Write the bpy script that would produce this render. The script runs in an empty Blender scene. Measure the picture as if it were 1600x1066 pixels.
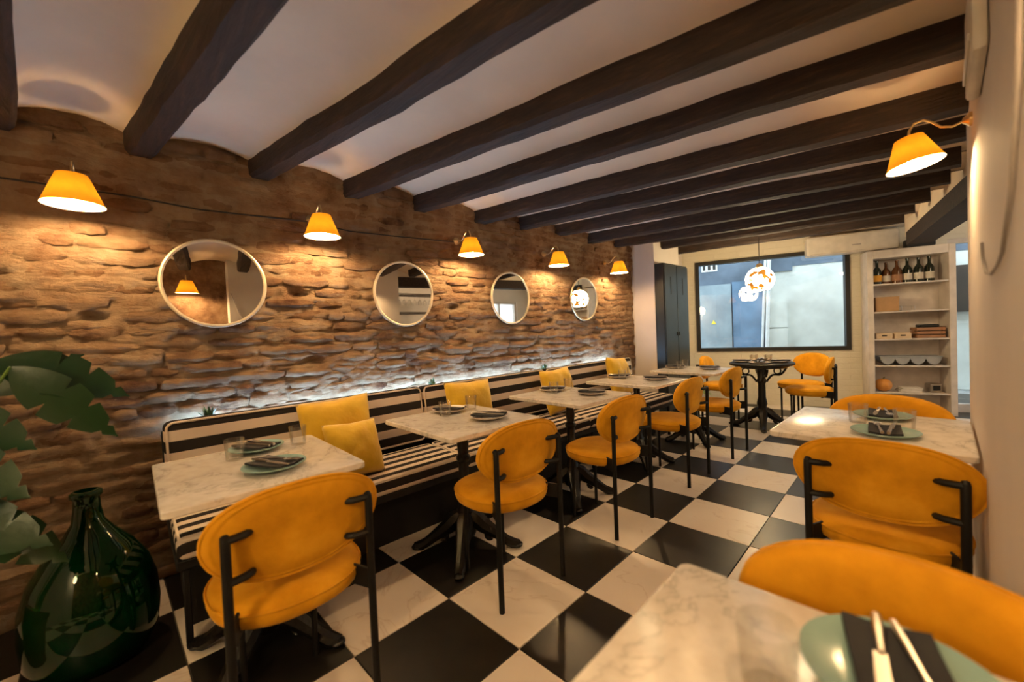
import bpy, bmesh, math, random
from mathutils import Vector, Matrix, noise
R = random.Random(7)
PI = math.pi
scene = bpy.context.scene
COL = scene.collection

# ------------------------------------------------------------------ camera
cam_d = bpy.data.cameras.new('camera'); cam = bpy.data.objects.new('camera', cam_d); COL.objects.link(cam)
RW = ((0.6840262, 0.7282346, -0.0422192), (-0.0107729, -0.0477862, -0.9987995), (-0.7293779, 0.6836598, -0.0248418))
cm = Matrix.Identity(4)
for i in range(3):
    cm[i][0] = RW[0][i]; cm[i][1] = -RW[1][i]; cm[i][2] = -RW[2][i]
cm[0][3], cm[1][3], cm[2][3] = 2.818, 0.113, 1.226
cam.matrix_world = cm
cam_d.sensor_width = 36.0; cam_d.lens = 634.09 / 1600 * 36; cam_d.clip_start = 0.02
cam_d.dof.use_dof = True; cam_d.dof.focus_distance = 3.0; cam_d.dof.aperture_fstop = 1.6
scene.camera = cam
# ------------------------------------------------------------------ world, exposure
w = bpy.data.worlds.new('world'); scene.world = w; w.use_nodes = True
bg = w.node_tree.nodes['Background']; bg.inputs[0].default_value = (0.88, 0.96, 1.0, 1); bg.inputs[1].default_value = 1.9
vs = scene.view_settings
vs.view_transform = 'Standard'; vs.look = 'None'; vs.gamma = 1.0; vs.use_curve_mapping = False; vs.exposure = 1.05
LAMP_E = 440.0; LED_E = 60.0; PEND_E = 31.0; BAR_E = 28.0
LAMP_C = (1.0, 0.65, 0.31); LED_C = (0.40, 0.66, 1.0)

# ------------------------------------------------------------------ material helpers
MATS = {}
def newmat(name):
    m = bpy.data.materials.new(name); m.use_nodes = True
    nt = m.node_tree; p = nt.nodes['Principled BSDF']
    MATS[name] = m
    return m, nt, p
def node(nt, t, **kw):
    n = nt.nodes.new(t)
    for k, v in kw.items():
        if k.startswith('i_'):
            key = k[2:]; key = int(key) if key.isdigit() else key.replace('_', ' ')
            n.inputs[key].default_value = v
        else: setattr(n, k, v)
    return n
def lk(nt, a, b): nt.links.new(a, b)
def coords(nt, kind='Object', scale=(1, 1, 1)):
    tc = node(nt, 'ShaderNodeTexCoord'); mp = node(nt, 'ShaderNodeMapping')
    mp.inputs['Scale'].default_value = scale
    lk(nt, tc.outputs[kind], mp.inputs[0]); return mp.outputs[0]
def ramp(nt, fac, stops):
    r = node(nt, 'ShaderNodeValToRGB'); cr = r.color_ramp
    while len(cr.elements) < len(stops): cr.elements.new(0.5)
    for e, (p, c) in zip(cr.elements, stops): e.position = p; e.color = (*c, 1)
    lk(nt, fac, r.inputs[0]); return r.outputs[0]
def noisetex(nt, vec, scale, detail=4, rough=.55):
    n = node(nt, 'ShaderNodeTexNoise', i_Scale=scale, i_Detail=detail, i_Roughness=rough)
    if vec is not None: lk(nt, vec, n.inputs['Vector'])
    return n.outputs['Fac']
def bump(nt, p, h, strength=.3, dist=.01):
    b = node(nt, 'ShaderNodeBump', i_Strength=strength, i_Distance=dist); lk(nt, h, b.inputs['Height'])
    lk(nt, b.outputs[0], p.inputs['Normal'])
def simple(name, col, rough=.5, metal=0, var=.12, scale=8, bmp=0, bscale=60, sheen=0, spec=.5, world=False):
    m, nt, p = newmat(name)
    v = coords(nt, 'Object')
    if world:
        g = node(nt, 'ShaderNodeNewGeometry'); v = g.outputs['Position']
    c2 = tuple(max(0, c * (1 - var)) for c in col); c3 = tuple(min(1, c * (1 + var)) for c in col)
    lk(nt, ramp(nt, noisetex(nt, v, scale), [(.3, c2), (.7, c3)]), p.inputs['Base Color'])
    p.inputs['Roughness'].default_value = rough; p.inputs['Metallic'].default_value = metal
    p.inputs['Specular IOR Level'].default_value = spec
    if sheen: p.inputs['Sheen Weight'].default_value = sheen; p.inputs['Sheen Roughness'].default_value = .4
    if bmp: bump(nt, p, noisetex(nt, v, bscale), bmp, .004)
    return m
def emis(name, col, strength):
    m, nt, p = newmat(name)
    p.inputs['Base Color'].default_value = (*col, 1); p.inputs['Emission Color'].default_value = (*col, 1)
    p.inputs['Emission Strength'].default_value = strength
    return m

# ------------------------------------------------------------------ materials
def brickmat(name, stops, bs=.5):
    m, nt, p = newmat(name)
    g = node(nt, 'ShaderNodeNewGeometry'); oi = node(nt, 'ShaderNodeObjectInfo')
    n1 = noisetex(nt, g.outputs['Position'], 5, 6, .65)
    mx = node(nt, 'ShaderNodeMath', operation='MULTIPLY_ADD'); mx.inputs[1].default_value = .28; lk(nt, oi.outputs['Random'], mx.inputs[0]); 
    sb = node(nt, 'ShaderNodeMath', operation='SUBTRACT'); lk(nt, n1, sb.inputs[0]); sb.inputs[1].default_value = .14
    lk(nt, sb.outputs[0], mx.inputs[2])
    lk(nt, ramp(nt, mx.outputs[0], stops), p.inputs['Base Color'])
    p.inputs['Roughness'].default_value = .92; p.inputs['Specular IOR Level'].default_value = .2
    mp = node(nt, 'ShaderNodeMapping'); mp.inputs['Scale'].default_value = (1, .6, 1.5); lk(nt, g.outputs['Position'], mp.inputs[0])
    bump(nt, p, noisetex(nt, mp.outputs[0], 34, 10, .78), bs, .05)
    return m
brickmat('brick', [(.22, (.13, .06, .035)), (.42, (.33, .19, .105)), (.6, (.46, .30, .18)), (.8, (.58, .43, .29))], 1.0)
brickmat('mortar', [(.28, (.15, .075, .045)), (.42, (.36, .22, .13)), (.6, (.50, .35, .22)), (.8, (.60, .46, .33))], 1.0)
m, nt, p = newmat('velvet')
v = coords(nt, 'Object')
n1 = noisetex(nt, v, 7, 5, .6)
lk(nt, ramp(nt, n1, [(.3, (.50, .215, .006)), (.55, (.66, .30, .010)), (.75, (.76, .38, .022))]), p.inputs['Base Color'])
p.inputs['Roughness'].default_value = .8; p.inputs['Sheen Weight'].default_value = .35; p.inputs['Sheen Roughness'].default_value = .35
p.inputs['Sheen Tint'].default_value = (1, .75, .3, 1); p.inputs['Specular IOR Level'].default_value = .15
bump(nt, p, noisetex(nt, v, 220, 2), .12, .002)
m, nt, p = newmat('pillow_fabric')
v = coords(nt, 'Object')
lk(nt, ramp(nt, noisetex(nt, v, 5, 4), [(.3, (.56, .32, .005)), (.7, (.74, .47, .010))]), p.inputs['Base Color'])
p.inputs['Roughness'].default_value = .7; p.inputs['Sheen Weight'].default_value = .3
bump(nt, p, noisetex(nt, v, 11, 3), .5, .02)
m, nt, p = newmat('marble')
v = coords(nt, 'Object')
n0 = node(nt, 'ShaderNodeTexNoise', i_Scale=3.2, i_Detail=8, i_Roughness=.62, i_Distortion=1.6); lk(nt, v, n0.inputs['Vector'])
n2 = noisetex(nt, v, 26, 5, .6)
c1 = ramp(nt, n0.outputs['Fac'], [(.40, (.74, .70, .65)), (.485, (.68, .64, .59)), (.50, (.50, .47, .43)), (.52, (.70, .66, .61)), (.7, (.76, .73, .69))])
mx = node(nt, 'ShaderNodeMixRGB', blend_type='MULTIPLY', i_0=.5); lk(nt, c1, mx.inputs[1]); lk(nt, ramp(nt, n2, [(.35, (.78, .75, .72)), (.6, (1, 1, 1))]), mx.inputs[2])
lk(nt, mx.outputs[0], p.inputs['Base Color']); p.inputs['Roughness'].default_value = .22
m, nt, p = newmat('beam_wood')
g = node(nt, 'ShaderNodeNewGeometry'); mp = node(nt, 'ShaderNodeMapping'); mp.inputs['Scale'].default_value = (1.2, 14, 14); lk(nt, g.outputs['Position'], mp.inputs[0])
n1 = noisetex(nt, mp.outputs[0], 3, 6, .65)
lk(nt, ramp(nt, n1, [(.3, (.010, .005, .003)), (.55, (.030, .014, .008)), (.8, (.08, .038, .02))]), p.inputs['Base Color'])
p.inputs['Roughness'].default_value = .72; bump(nt, p, n1, .7, .015)
simple('plaster', (.76, .64, .51), .9, var=.06, scale=3, bmp=.15, bscale=14, world=True)
simple('wall_paint', (.68, .61, .55), .75, var=.05, scale=2, bmp=.1, bscale=20, world=True)
m, nt, p = newmat('painted_brick')
g = node(nt, 'ShaderNodeNewGeometry')
p.inputs['Base Color'].default_value = (.72, .66, .54, 1); p.inputs['Roughness'].default_value = .7
mp = node(nt, 'ShaderNodeMapping'); mp.inputs['Rotation'].default_value = (PI / 2, 0, 0); lk(nt, g.outputs['Position'], mp.inputs[0])
bt = node(nt, 'ShaderNodeTexBrick', i_Scale=1.0); bt.inputs['Brick Width'].default_value = .3; bt.inputs['Row Height'].default_value = .075; bt.inputs['Mortar Size'].default_value = .006
bt.inputs['Mortar Smooth'].default_value = .6
lk(nt, mp.outputs[0], bt.inputs['Vector'])
mxx = node(nt, 'ShaderNodeMath', operation='MULTIPLY_ADD'); mxx.inputs[1].default_value = -.5; lk(nt, bt.outputs['Fac'], mxx.inputs[0]); lk(nt, noisetex(nt, g.outputs['Position'], 18, 4), mxx.inputs[2])
bump(nt, p, mxx.outputs[0], .45, .012)
m, nt, p = newmat('tile_white')
g = node(nt, 'ShaderNodeNewGeometry')
n0 = node(nt, 'ShaderNodeTexNoise', i_Scale=1.6, i_Detail=7, i_Distortion=1.4); lk(nt, g.outputs['Position'], n0.inputs['Vector'])
lk(nt, ramp(nt, n0.outputs['Fac'], [(.3, (.70, .61, .53)), (.49, (.74, .66, .58)), (.5, (.64, .54, .46)), (.51, (.74, .66, .58)), (.7, (.76, .69, .62))]), p.inputs['Base Color'])
p.inputs['Roughness'].default_value = .30
m, nt, p = newmat('tile_black')
g = node(nt, 'ShaderNodeNewGeometry'); n1 = noisetex(nt, g.outputs['Position'], 9, 5)
lk(nt, ramp(nt, n1, [(.3, (.006, .0055, .005)), (.7, (.014, .012, .010))]), p.inputs['Base Color'])
p.inputs['Roughness'].default_value = .34; p.inputs['Specular IOR Level'].default_value = .4
simple('grout', (.10, .085, .07), .9)
def stripemat(name, axes, period, off=0):
    m, nt, p = newmat(name)
    g = node(nt, 'ShaderNodeTexCoord'); sx = node(nt, 'ShaderNodeSeparateXYZ'); lk(nt, g.outputs['Object'], sx.inputs[0])
    dp = node(nt, 'ShaderNodeVectorMath', operation='DOT_PRODUCT'); dp.inputs[1].default_value = axes; lk(nt, g.outputs['Object'], dp.inputs[0])
    a = node(nt, 'ShaderNodeMath', operation='ADD'); a.inputs[1].default_value = off; lk(nt, dp.outputs['Value'], a.inputs[0])
    d = node(nt, 'ShaderNodeMath', operation='DIVIDE'); d.inputs[1].default_value = period; lk(nt, a.outputs[0], d.inputs[0])
    fr = node(nt, 'ShaderNodeMath', operation='FRACT'); lk(nt, d.outputs[0], fr.inputs[0])
    lk(nt, ramp(nt, fr.outputs[0], [(0, (.022, .018, .017)), (.50, (.022, .018, .017)), (.515, (.66, .56, .47)), (.985, (.66, .56, .47)), (1, (.022, .018, .017))]), p.inputs['Base Color'])
    p.inputs['Roughness'].default_value = .85; p.inputs['Specular IOR Level'].default_value = .15
    bump(nt, p, noisetex(nt, g.outputs['Object'], 300, 1), .15, .002)
stripemat('stripe_back', (0, 0, -1), .105, .395)
stripemat('stripe_seat', (-1, 0, 1), .092, .01)
simple('piping_white', (.66, .57, .48), .8)
simple('black_metal', (.006, .0055, .0055), .5, spec=.25)
simple('cast_iron', (.006, .0055, .0055), .28, bmp=.6, bscale=70, spec=.4)
simple('bench_black', (.007, .0065, .0065), .5, spec=.3)
simple('brass', (.55, .40, .20), .35, 1)
simple('gold_frame', (.72, .60, .42), .4, .6)
simple('steel', (.50, .46, .42), .3, 1)
simple('white_plastic', (.66, .60, .53), .45)
simple('shelf_white', (.62, .55, .50), .5)
simple('locker_metal', (.035, .045, .055), .32, .4)
simple('dark_frame', (.016, .014, .013), .5)
simple('plate_teal', (.27, .42, .40), .18)
simple('plate_white', (.58, .50, .45), .2)
simple('napkin', (.016, .017, .022), .95, bmp=.3, bscale=400)
simple('cardboard', (.42, .24, .11), .8)
simple('crate_wood', (.33, .16, .08), .7)
simple('pale_wood', (.60, .45, .30), .7)
simple('grey_tray', (.30, .31, .33), .7)
simple('pumpkin_skin', (.66, .27, .05), .55)
simple('stalk', (.20, .17, .06), .8)
simple('paper', (.66, .60, .54), .8)
simple('black_plastic', (.012, .012, .012), .5)
simple('bottle_dark', (.012, .016, .010), .12)
simple('bottle_amber', (.10, .035, .010), .12)
simple('bottle_label', (.62, .56, .48), .7)
simple('label_orange', (.75, .36, .04), .7)
simple('rubber_cable', (.02, .015, .012), .6)
simple('grey_cable', (.34, .30, .28), .6)
simple('stem_green', (.12, .22, .04), .5)
simple('pot_clay', (.20, .09, .05), .8)
simple('soil', (.03, .02, .015), .95)
simple('facade_slate', (.11, .15, .21), .6, var=.25, scale=2.5, world=True)
simple('facade_blue', (.14, .24, .38), .5, var=.4, scale=1.6, world=True)
simple('facade_grey', (.28, .36, .42), .55, var=.25, scale=1.8, world=True)
simple('facade_stone', (.66, .70, .68), .85, var=.12, scale=3, bmp=.6, bscale=12, world=True)
simple('street', (.30, .31, .31), .8)
simple('pipe_white', (.72, .76, .78), .4)
simple('sign_yellow', (.80, .62, .05), .5)
simple('bar_wood', (.03, .018, .012), .5)
emis('bulb', LAMP_C, LAMP_E); emis('led', LED_C, LED_E); emis('bar_lamp', (1, .78, .5), BAR_E)
m, nt, p = newmat('mirror'); p.inputs['Metallic'].default_value = 1; p.inputs['Roughness'].default_value = .01; p.inputs['Base Color'].default_value = (.86, .86, .84, 1)
# fabric shade: diffuse + translucent
def shade(name, col):
    m, nt, p = newmat(name)
    nt.nodes.remove(p); out = nt.nodes['Material Output']
    d = node(nt, 'ShaderNodeBsdfDiffuse'); t = node(nt, 'ShaderNodeBsdfTranslucent'); mx = node(nt, 'ShaderNodeMixShader', i_0=.016)
    v = coords(nt, 'Object'); c = ramp(nt, noisetex(nt, v, 30, 3), [(.3, col), (.7, tuple(min(1, x * 1.1) for x in col))])
    ge = node(nt, 'ShaderNodeNewGeometry'); mc = node(nt, 'ShaderNodeMixRGB'); lk(nt, ge.outputs['Backfacing'], mc.inputs[0]); lk(nt, c, mc.inputs[1]); mc.inputs[2].default_value = (.85, .78, .66, 1); c = mc.outputs[0]   # cream lining inside
    lk(nt, c, d.inputs[0]); lk(nt, c, t.inputs[0]); lk(nt, d.outputs[0], mx.inputs[1]); lk(nt, t.outputs[0], mx.inputs[2]); lk(nt, mx.outputs[0], out.inputs[0])
shade('shade_yellow', (.86, .35, .02))
def thin_glass(name, tint, gl=.10, rough=.0):
    m, nt, p = newmat(name); nt.nodes.remove(p); out = nt.nodes['Material Output']
    t = node(nt, 'ShaderNodeBsdfTransparent'); t.inputs[0].default_value = (*tint, 1)
    g = node(nt, 'ShaderNodeBsdfGlossy'); g.inputs['Roughness'].default_value = rough
    lw = node(nt, 'ShaderNodeLayerWeight', i_Blend=.35); ma = node(nt, 'ShaderNodeMath', operation='MULTIPLY_ADD'); ma.inputs[1].default_value = .3; ma.inputs[2].default_value = gl * .4
    lk(nt, lw.outputs['Fresnel'], ma.inputs[0])
    mx = node(nt, 'ShaderNodeMixShader'); lk(nt, ma.outputs[0], mx.inputs[0]); lk(nt, t.outputs[0], mx.inputs[1]); lk(nt, g.outputs[0], mx.inputs[2]); lk(nt, mx.outputs[0], out.inputs[0])
thin_glass('window_glass', (.92, .96, .97)); thin_glass('tumbler_glass', (.985, .98, .97), .08)
m, nt, p = newmat('green_glass'); p.inputs['Base Color'].default_value = (.004, .085, .022, 1); p.inputs['Transmission Weight'].default_value = .85; p.inputs['Roughness'].default_value = .04; p.inputs['IOR'].default_value = 1.45
# leaf
def leafmat(name, a, b):
    m, nt, p = newmat(name); v = coords(nt, 'Object')
    lk(nt, ramp(nt, noisetex(nt, v, 9, 3), [(.35, a), (.72, a), (.80, b)]), p.inputs['Base Color']); p.inputs['Roughness'].default_value = .3
    bump(nt, p, noisetex(nt, v, 40, 3), .2, .004)
leafmat('leaf', (.010, .042, .013), (.16, .22, .09)); leafmat('small_leaf', (.10, .18, .08), (.30, .36, .22)); leafmat('palm_leaf', (.22, .30, .07), (.36, .42, .16))
# mosaic globe
m, nt, p = newmat('mosaic')
v = coords(nt, 'Object'); vo = node(nt, 'ShaderNodeTexVoronoi', i_Scale=22.0); lk(nt, v, vo.inputs['Vector'])
sp = node(nt, 'ShaderNodeSeparateColor'); lk(nt, vo.outputs['Color'], sp.inputs[0])
c = ramp(nt, sp.outputs[0], [(.0, (1, .80, .46)), (.60, (1, .72, .34)), (.63, (.020, .0075, .0006)), (.85, (.010, .003, .0003)), (.93, (1, .8, .5))])
lk(nt, c, p.inputs['Base Color']); lk(nt, c, p.inputs['Emission Color']); p.inputs['Emission Strength'].default_value = PEND_E
p.inputs['Roughness'].default_value = .2

# ------------------------------------------------------------------ geometry helpers
def box(bm, c, s, rot=None):
    r = bmesh.ops.create_cube(bm, size=1)
    M = Matrix.Translation(c) @ (rot.to_4x4() if rot is not None else Matrix.Identity(4)) @ Matrix.Diagonal((*s, 1))
    bmesh.ops.transform(bm, matrix=M, verts=r['verts']); return r['verts']
def bb(bm, x0, x1, y0, y1, z0, z1): return box(bm, ((x0 + x1) / 2, (y0 + y1) / 2, (z0 + z1) / 2), (abs(x1 - x0), abs(y1 - y0), abs(z1 - z0)))
def rbox(bm, c, s, r=.01, seg=2, rot=None):
    b2 = bmesh.new(); box(b2, (0, 0, 0), s)
    bmesh.ops.bevel(b2, geom=b2.edges[:] , offset=r, segments=seg, affect='EDGES', profile=.5)
    M = Matrix.Translation(c) @ (rot.to_4x4() if rot is not None else Matrix.Identity(4))
    bmesh.ops.transform(b2, matrix=M, verts=b2.verts); me = bpy.data.meshes.new('t'); b2.to_mesh(me); b2.free(); bm.from_mesh(me); bpy.data.meshes.remove(me)
def cyl(bm, p0, p1, r0, r1=None, seg=12):
    p0, p1 = Vector(p0), Vector(p1); r1 = r0 if r1 is None else r1
    d = p1 - p0; q = d.to_track_quat('Z', 'Y')
    r = bmesh.ops.create_cone(bm, cap_ends=True, segments=seg, radius1=r0, radius2=r1, depth=d.length)
    bmesh.ops.transform(bm, matrix=Matrix.Translation((p0 + p1) / 2) @ q.to_matrix().to_4x4(), verts=r['verts'])
def sph(bm, c, r, sc=(1, 1, 1), u=14, v=8):
    q = bmesh.ops.create_uvsphere(bm, u_segments=u, v_segments=v, radius=r)
    bmesh.ops.transform(bm, matrix=Matrix.Translation(c) @ Matrix.Diagonal((*sc, 1)), verts=q['verts'])
def lathe(bm, prof, seg=24, c=(0, 0, 0)):
    rings = []
    for r, z in prof:
        if r < 1e-5: rings.append([bm.verts.new((c[0], c[1], c[2] + z))])
        else: rings.append([bm.verts.new((c[0] + r * math.cos(2 * PI * i / seg), c[1] + r * math.sin(2 * PI * i / seg), c[2] + z)) for i in range(seg)])
    for a, b in zip(rings, rings[1:]):
        for i in range(seg):
            j = (i + 1) % seg
            if len(a) == 1 and len(b) == 1: continue
            if len(a) == 1: bm.faces.new((a[0], b[j], b[i]))
            elif len(b) == 1: bm.faces.new((a[i], a[j], b[0]))
            else: bm.faces.new((a[i], a[j], b[j], b[i]))
def tube(bm, pts, rad, seg=8, closed=False):
    pts = [Vector(p) for p in pts]; n = len(pts); rings = []
    rads = rad if isinstance(rad, (list, tuple)) else [rad] * n
    up = None
    for i in range(n):
        a = pts[(i - 1) % n] if (closed or i > 0) else pts[i]; b = pts[(i + 1) % n] if (closed or i < n - 1) else pts[i]
        t = (b - a).normalized()
        if up is None:
            up = Vector((0, 0, 1)) if abs(t.z) < .9 else Vector((1, 0, 0))
        s = t.cross(up).normalized(); up = s.cross(t).normalized()
        rings.append([bm.verts.new(pts[i] + rads[i] * (math.cos(2 * PI * k / seg) * s + math.sin(2 * PI * k / seg) * up)) for k in range(seg)])
    m = n if closed else n - 1
    for i in range(m):
        a, b = rings[i], rings[(i + 1) % n]
        for k in range(seg): bm.faces.new((a[k], a[(k + 1) % seg], b[(k + 1) % seg], b[k]))
    if not closed:
        bm.faces.new(rings[0][::-1]); bm.faces.new(rings[-1])
def obj(name, bm, mat, parent=None, smooth=True, loc=None, rot=None, label=None):
    bmesh.ops.recalc_face_normals(bm, faces=bm.faces)
    me = bpy.data.meshes.new(name); bm.to_mesh(me); bm.free()
    me.materials.append(MATS[mat])
    if smooth:
        for p in me.polygons: p.use_smooth = True
        if smooth != 'full':
            try: me.set_sharp_from_angle(angle=math.radians(38))
            except Exception: pass
    o = bpy.data.objects.new(name, me); COL.objects.link(o)
    if parent is not None: o.parent = parent
    if loc is not None: o.location = loc
    if rot is not None: o.rotation_euler = rot
    if label: o['label'] = label
    return o
def tag(o, label, cat, group=None):
    o['label'] = label; o['category'] = cat
    if group: o['group'] = group
    return o
def thing(name, label, cat, loc=(0, 0, 0), rz=0, group=None):
    o = bpy.data.objects.new(name, None); COL.objects.link(o); o.empty_display_size = .1
    o.location = loc; o.rotation_euler = (0, 0, rz); return tag(o, label, cat, group)
def struct(name, bm, mat, smooth=True):
    o = obj(name, bm, mat, smooth=smooth); o['kind'] = 'structure'; return o
def share(name, src, parent, loc=None, rot=None):
    o = src.copy(); o.name = name; COL.objects.link(o); o.parent = parent
    if loc is not None: o.location = loc
    if rot is not None: o.rotation_euler = rot
    return o
def dup(root, loc, rz, label, group=None):
    r = root.copy(); COL.objects.link(r); r.location = loc; r.rotation_euler = (0, 0, rz); r['label'] = label
    if group: r['group'] = group
    for ch in list(root.children):
        c_ = ch.copy(); COL.objects.link(c_); c_.parent = r
        for g_ in ch.children:
            d_ = g_.copy(); COL.objects.link(d_); d_.parent = c_
    return r
B = bmesh.new

# ------------------------------------------------------------------ setting: far wall frame
PHI = math.atan(.344); CU, SU = math.cos(PHI), math.sin(PHI)
def FW(u, v, z): return (2.53 + u * CU + v * SU, 7.307 + u * SU - v * CU, z)   # u along the wall, v into the room
FROT = Matrix.Rotation(PHI, 3, 'Z')
def fbox(bm, u0, u1, v0, v1, z0, z1): return box(bm, FW((u0 + u1) / 2, (v0 + v1) / 2, (z0 + z1) / 2), (abs(u1 - u0), abs(v1 - v0), abs(z1 - z0)), FROT)
WX = 2.90
# floor with tiles
bm = B(); bb(bm, -.3, 5.4, -1.5, 9.2, -.12, -.006)
floor = struct('floor', bm, 'grout')
TS = .45; T0 = Vector((1.232, 1.130, 0)); th = math.atan(.04); TX = Vector((math.cos(th), math.sin(th), 0)); TY = Vector((-math.sin(th), math.cos(th), 0))
tsrc = {}
for k, mn in ((0, 'tile_white'), (1, 'tile_black')):
    b2 = B(); rbox(b2, (0, 0, -.006), (TS - .004, TS - .004, .012), .0015, 1); tsrc[k] = (b2, mn)
tobj = {}
for a in range(-6, 14):
    for b in range(-4, 8):
        c = T0 + TX * TS * (b + .5) + TY * TS * (a + .5)
        if c.x < -.25 or c.x > 5.2 or c.y > 7.25 + .344 * (c.x - 2.53) + .2 or c.y < -1.4: continue
        if c.x > 3.2 and c.y < 2.7: continue
        k = (a + b) % 2
        if k not in tobj: tobj[k] = obj('tile', tsrc[k][0], tsrc[k][1], floor, False, c, (0, 0, th))
        else: share('tile', tobj[k], floor, c, (0, 0, th))
# left wall: backing + mortar relief + bricks
WEND = 5.0
bm = B(); bb(bm, -.35, -.05, -1.5, WEND, -.1, 2.7)
wl = struct('wall_left', bm, 'mortar', False)
def nz3(y, z, s, o=0): return noise.noise(Vector((y * s + o, z * s * 1.7, o * 1.3)))
spots = []; pits = []
row = 0; z = .03
while z < 2.34:
    y = -.55 - R.uniform(0, .27); h = .071
    while y < WEND - .02:
        L = R.uniform(.15, .31) if R.random() < .8 else R.uniform(.09, .15)
        if y + L > WEND: L = WEND - y
        yc = y + L / 2
        vis = (z > .74) or yc < .35
        if vis and L > .06 and R.random() < .05: pits.append((yc + R.uniform(-.04, .04), z, R.uniform(.03, .075), R.uniform(.018, .032)))
        elif vis and L > .06:
            spots.append((R.uniform(-.009, .010), yc, z + .02 * nz3(yc, z, 1.0, 9) + .004 * R.uniform(-1, 1), L / .26, R.uniform(.9, 1.16), R.uniform(-.03, .03), R.uniform(-.03, .03), R.randrange(14)))
        y += L + .006
    z += h; row += 1
bm = B(); ny, nz = 380, 150; vg = []
for j in range(nz + 1):
    z = -.02 + 2.60 * j / nz; row = []
    for i in range(ny + 1):
        y = -1.3 + (WEND + 1.3) * i / ny
        x = -.007 + .014 * nz3(y, z, 2.2, 3) + .012 * nz3(y, z, 7, 11) + .013 * nz3(y, z, 19, 5) + .008 * nz3(y, z, 34, 8)
        for py_, pz_, pa_, pb_ in pits:
            if abs(y - py_) < .12 and abs(z - pz_) < .07:
                x -= .05 * math.exp(-(((y - py_) / pa_) ** 2 + ((z - pz_) / pb_) ** 2) * 1.5)
        course = math.sin((z / .071 + .35 * nz3(y, z, 1.2, 2)) * 2 * PI)
        x -= .009 * max(0, course)
        if i == ny: x = -.06
        row.append(bm.verts.new((x, y, z)))
    vg.append(row)
for j in range(nz):
    for i in range(ny): bm.faces.new((vg[j][i], vg[j][i + 1], vg[j + 1][i + 1], vg[j + 1][i]))
obj('mortar', bm, 'mortar', wl, 'full')
def brick_bm(seed, L=.255, H=.054, D=.06):
    rr = random.Random(seed); b2 = B(); nx, nzz = 5, 3; F = []; 
    for j in range(nzz + 1):
        row = []
        for i in range(nx + 1):
            y = -L / 2 + L * i / nx; z = -H / 2 + H * j / nzz
            edge = (i in (0, nx)) + (j in (0, nzz))
            x = rr.uniform(-.004, .004) - .007 * edge - (.005 if edge == 2 else 0)
            y += rr.uniform(-.008, .008); z += rr.uniform(-.006, .006)
            if edge == 2: y *= .95; z *= .82
            row.append(b2.verts.new((x, y, z)))
        F.append(row)
    for j in range(nzz):
        for i in range(nx): b2.faces.new((F[j][i], F[j][i + 1], F[j + 1][i + 1], F[j + 1][i]))
    loop = F[0][:] + [F[j][nx] for j in range(1, nzz + 1)] + F[nzz][-2::-1] + [F[j][0] for j in range(nzz - 1, 0, -1)]
    back = [b2.verts.new((-D, v_.co.y, v_.co.z)) for v_ in loop]
    n = len(loop)
    for i in range(n): b2.faces.new((loop[i], loop[(i + 1) % n], back[(i + 1) % n], back[i]))
    return b2
C0 = Vector((2.818, .113, 1.226))
spots.sort(key=lambda s_: (Vector((s_[0], s_[1], s_[2])) - C0).length)
src = {}
for sx_, yc, zc, sl, sh, ra, rb, k in spots[:300]:
    if k not in src: o = src[k] = obj('brick', brick_bm(k), 'brick', wl)
    else: o = share('brick', src[k], wl)
    o.location = (sx_, yc, zc); o.scale = (1, sl, sh); o.rotation_euler = (ra, 0, rb)
bm = B()
bms = {}
for sx_, yc, zc, sl, sh, ra, rb, k in spots[300:]:
    if k not in bms:
        b2 = brick_bm(k); me = bpy.data.meshes.new('t'); b2.to_mesh(me); b2.free(); bms[k] = me
    n0 = len(bm.verts); bm.from_mesh(bms[k]); bm.verts.ensure_lookup_table()
    M = Matrix.Translation((sx_, yc, zc)) @ Matrix.Rotation(rb, 4, 'Z') @ Matrix.Rotation(ra, 4, 'X') @ Matrix.Diagonal((1, sl, sh, 1))
    bmesh.ops.transform(bm, matrix=M, verts=bm.verts[n0:])
o = obj('far_bricks', bm, 'brick', wl); o['kind'] = 'stuff'
# thickened white wall beyond the brick
bm = B(); bb(bm, -.35, .30, WEND, 5.70, -.1, 2.7); bb(bm, -.35, .02, 5.70, 6.62, -.1, 2.7); struct('wall_alcove', bm, 'wall_paint', False)
# far wall with window and door openings
U0, U1, DW0, DW1 = -2.47, -.60, .34, 1.75
ZW0, ZW1 = .785, 2.15
bm = B()
for a_, b_, z0, z1 in ((-2.9, U0, -.1, 2.7), (U0, U1, -.1, ZW0), (U0, U1, ZW1, 2.7), (U1, DW0, -.1, 2.7), (DW0, DW1, 2.12, 2.7), (DW1, 3.2, -.1, 2.7)):
    fbox(bm, a_, b_, -.22, 0, z0, z1)
struct('wall_far', bm, 'painted_brick', False)
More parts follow.
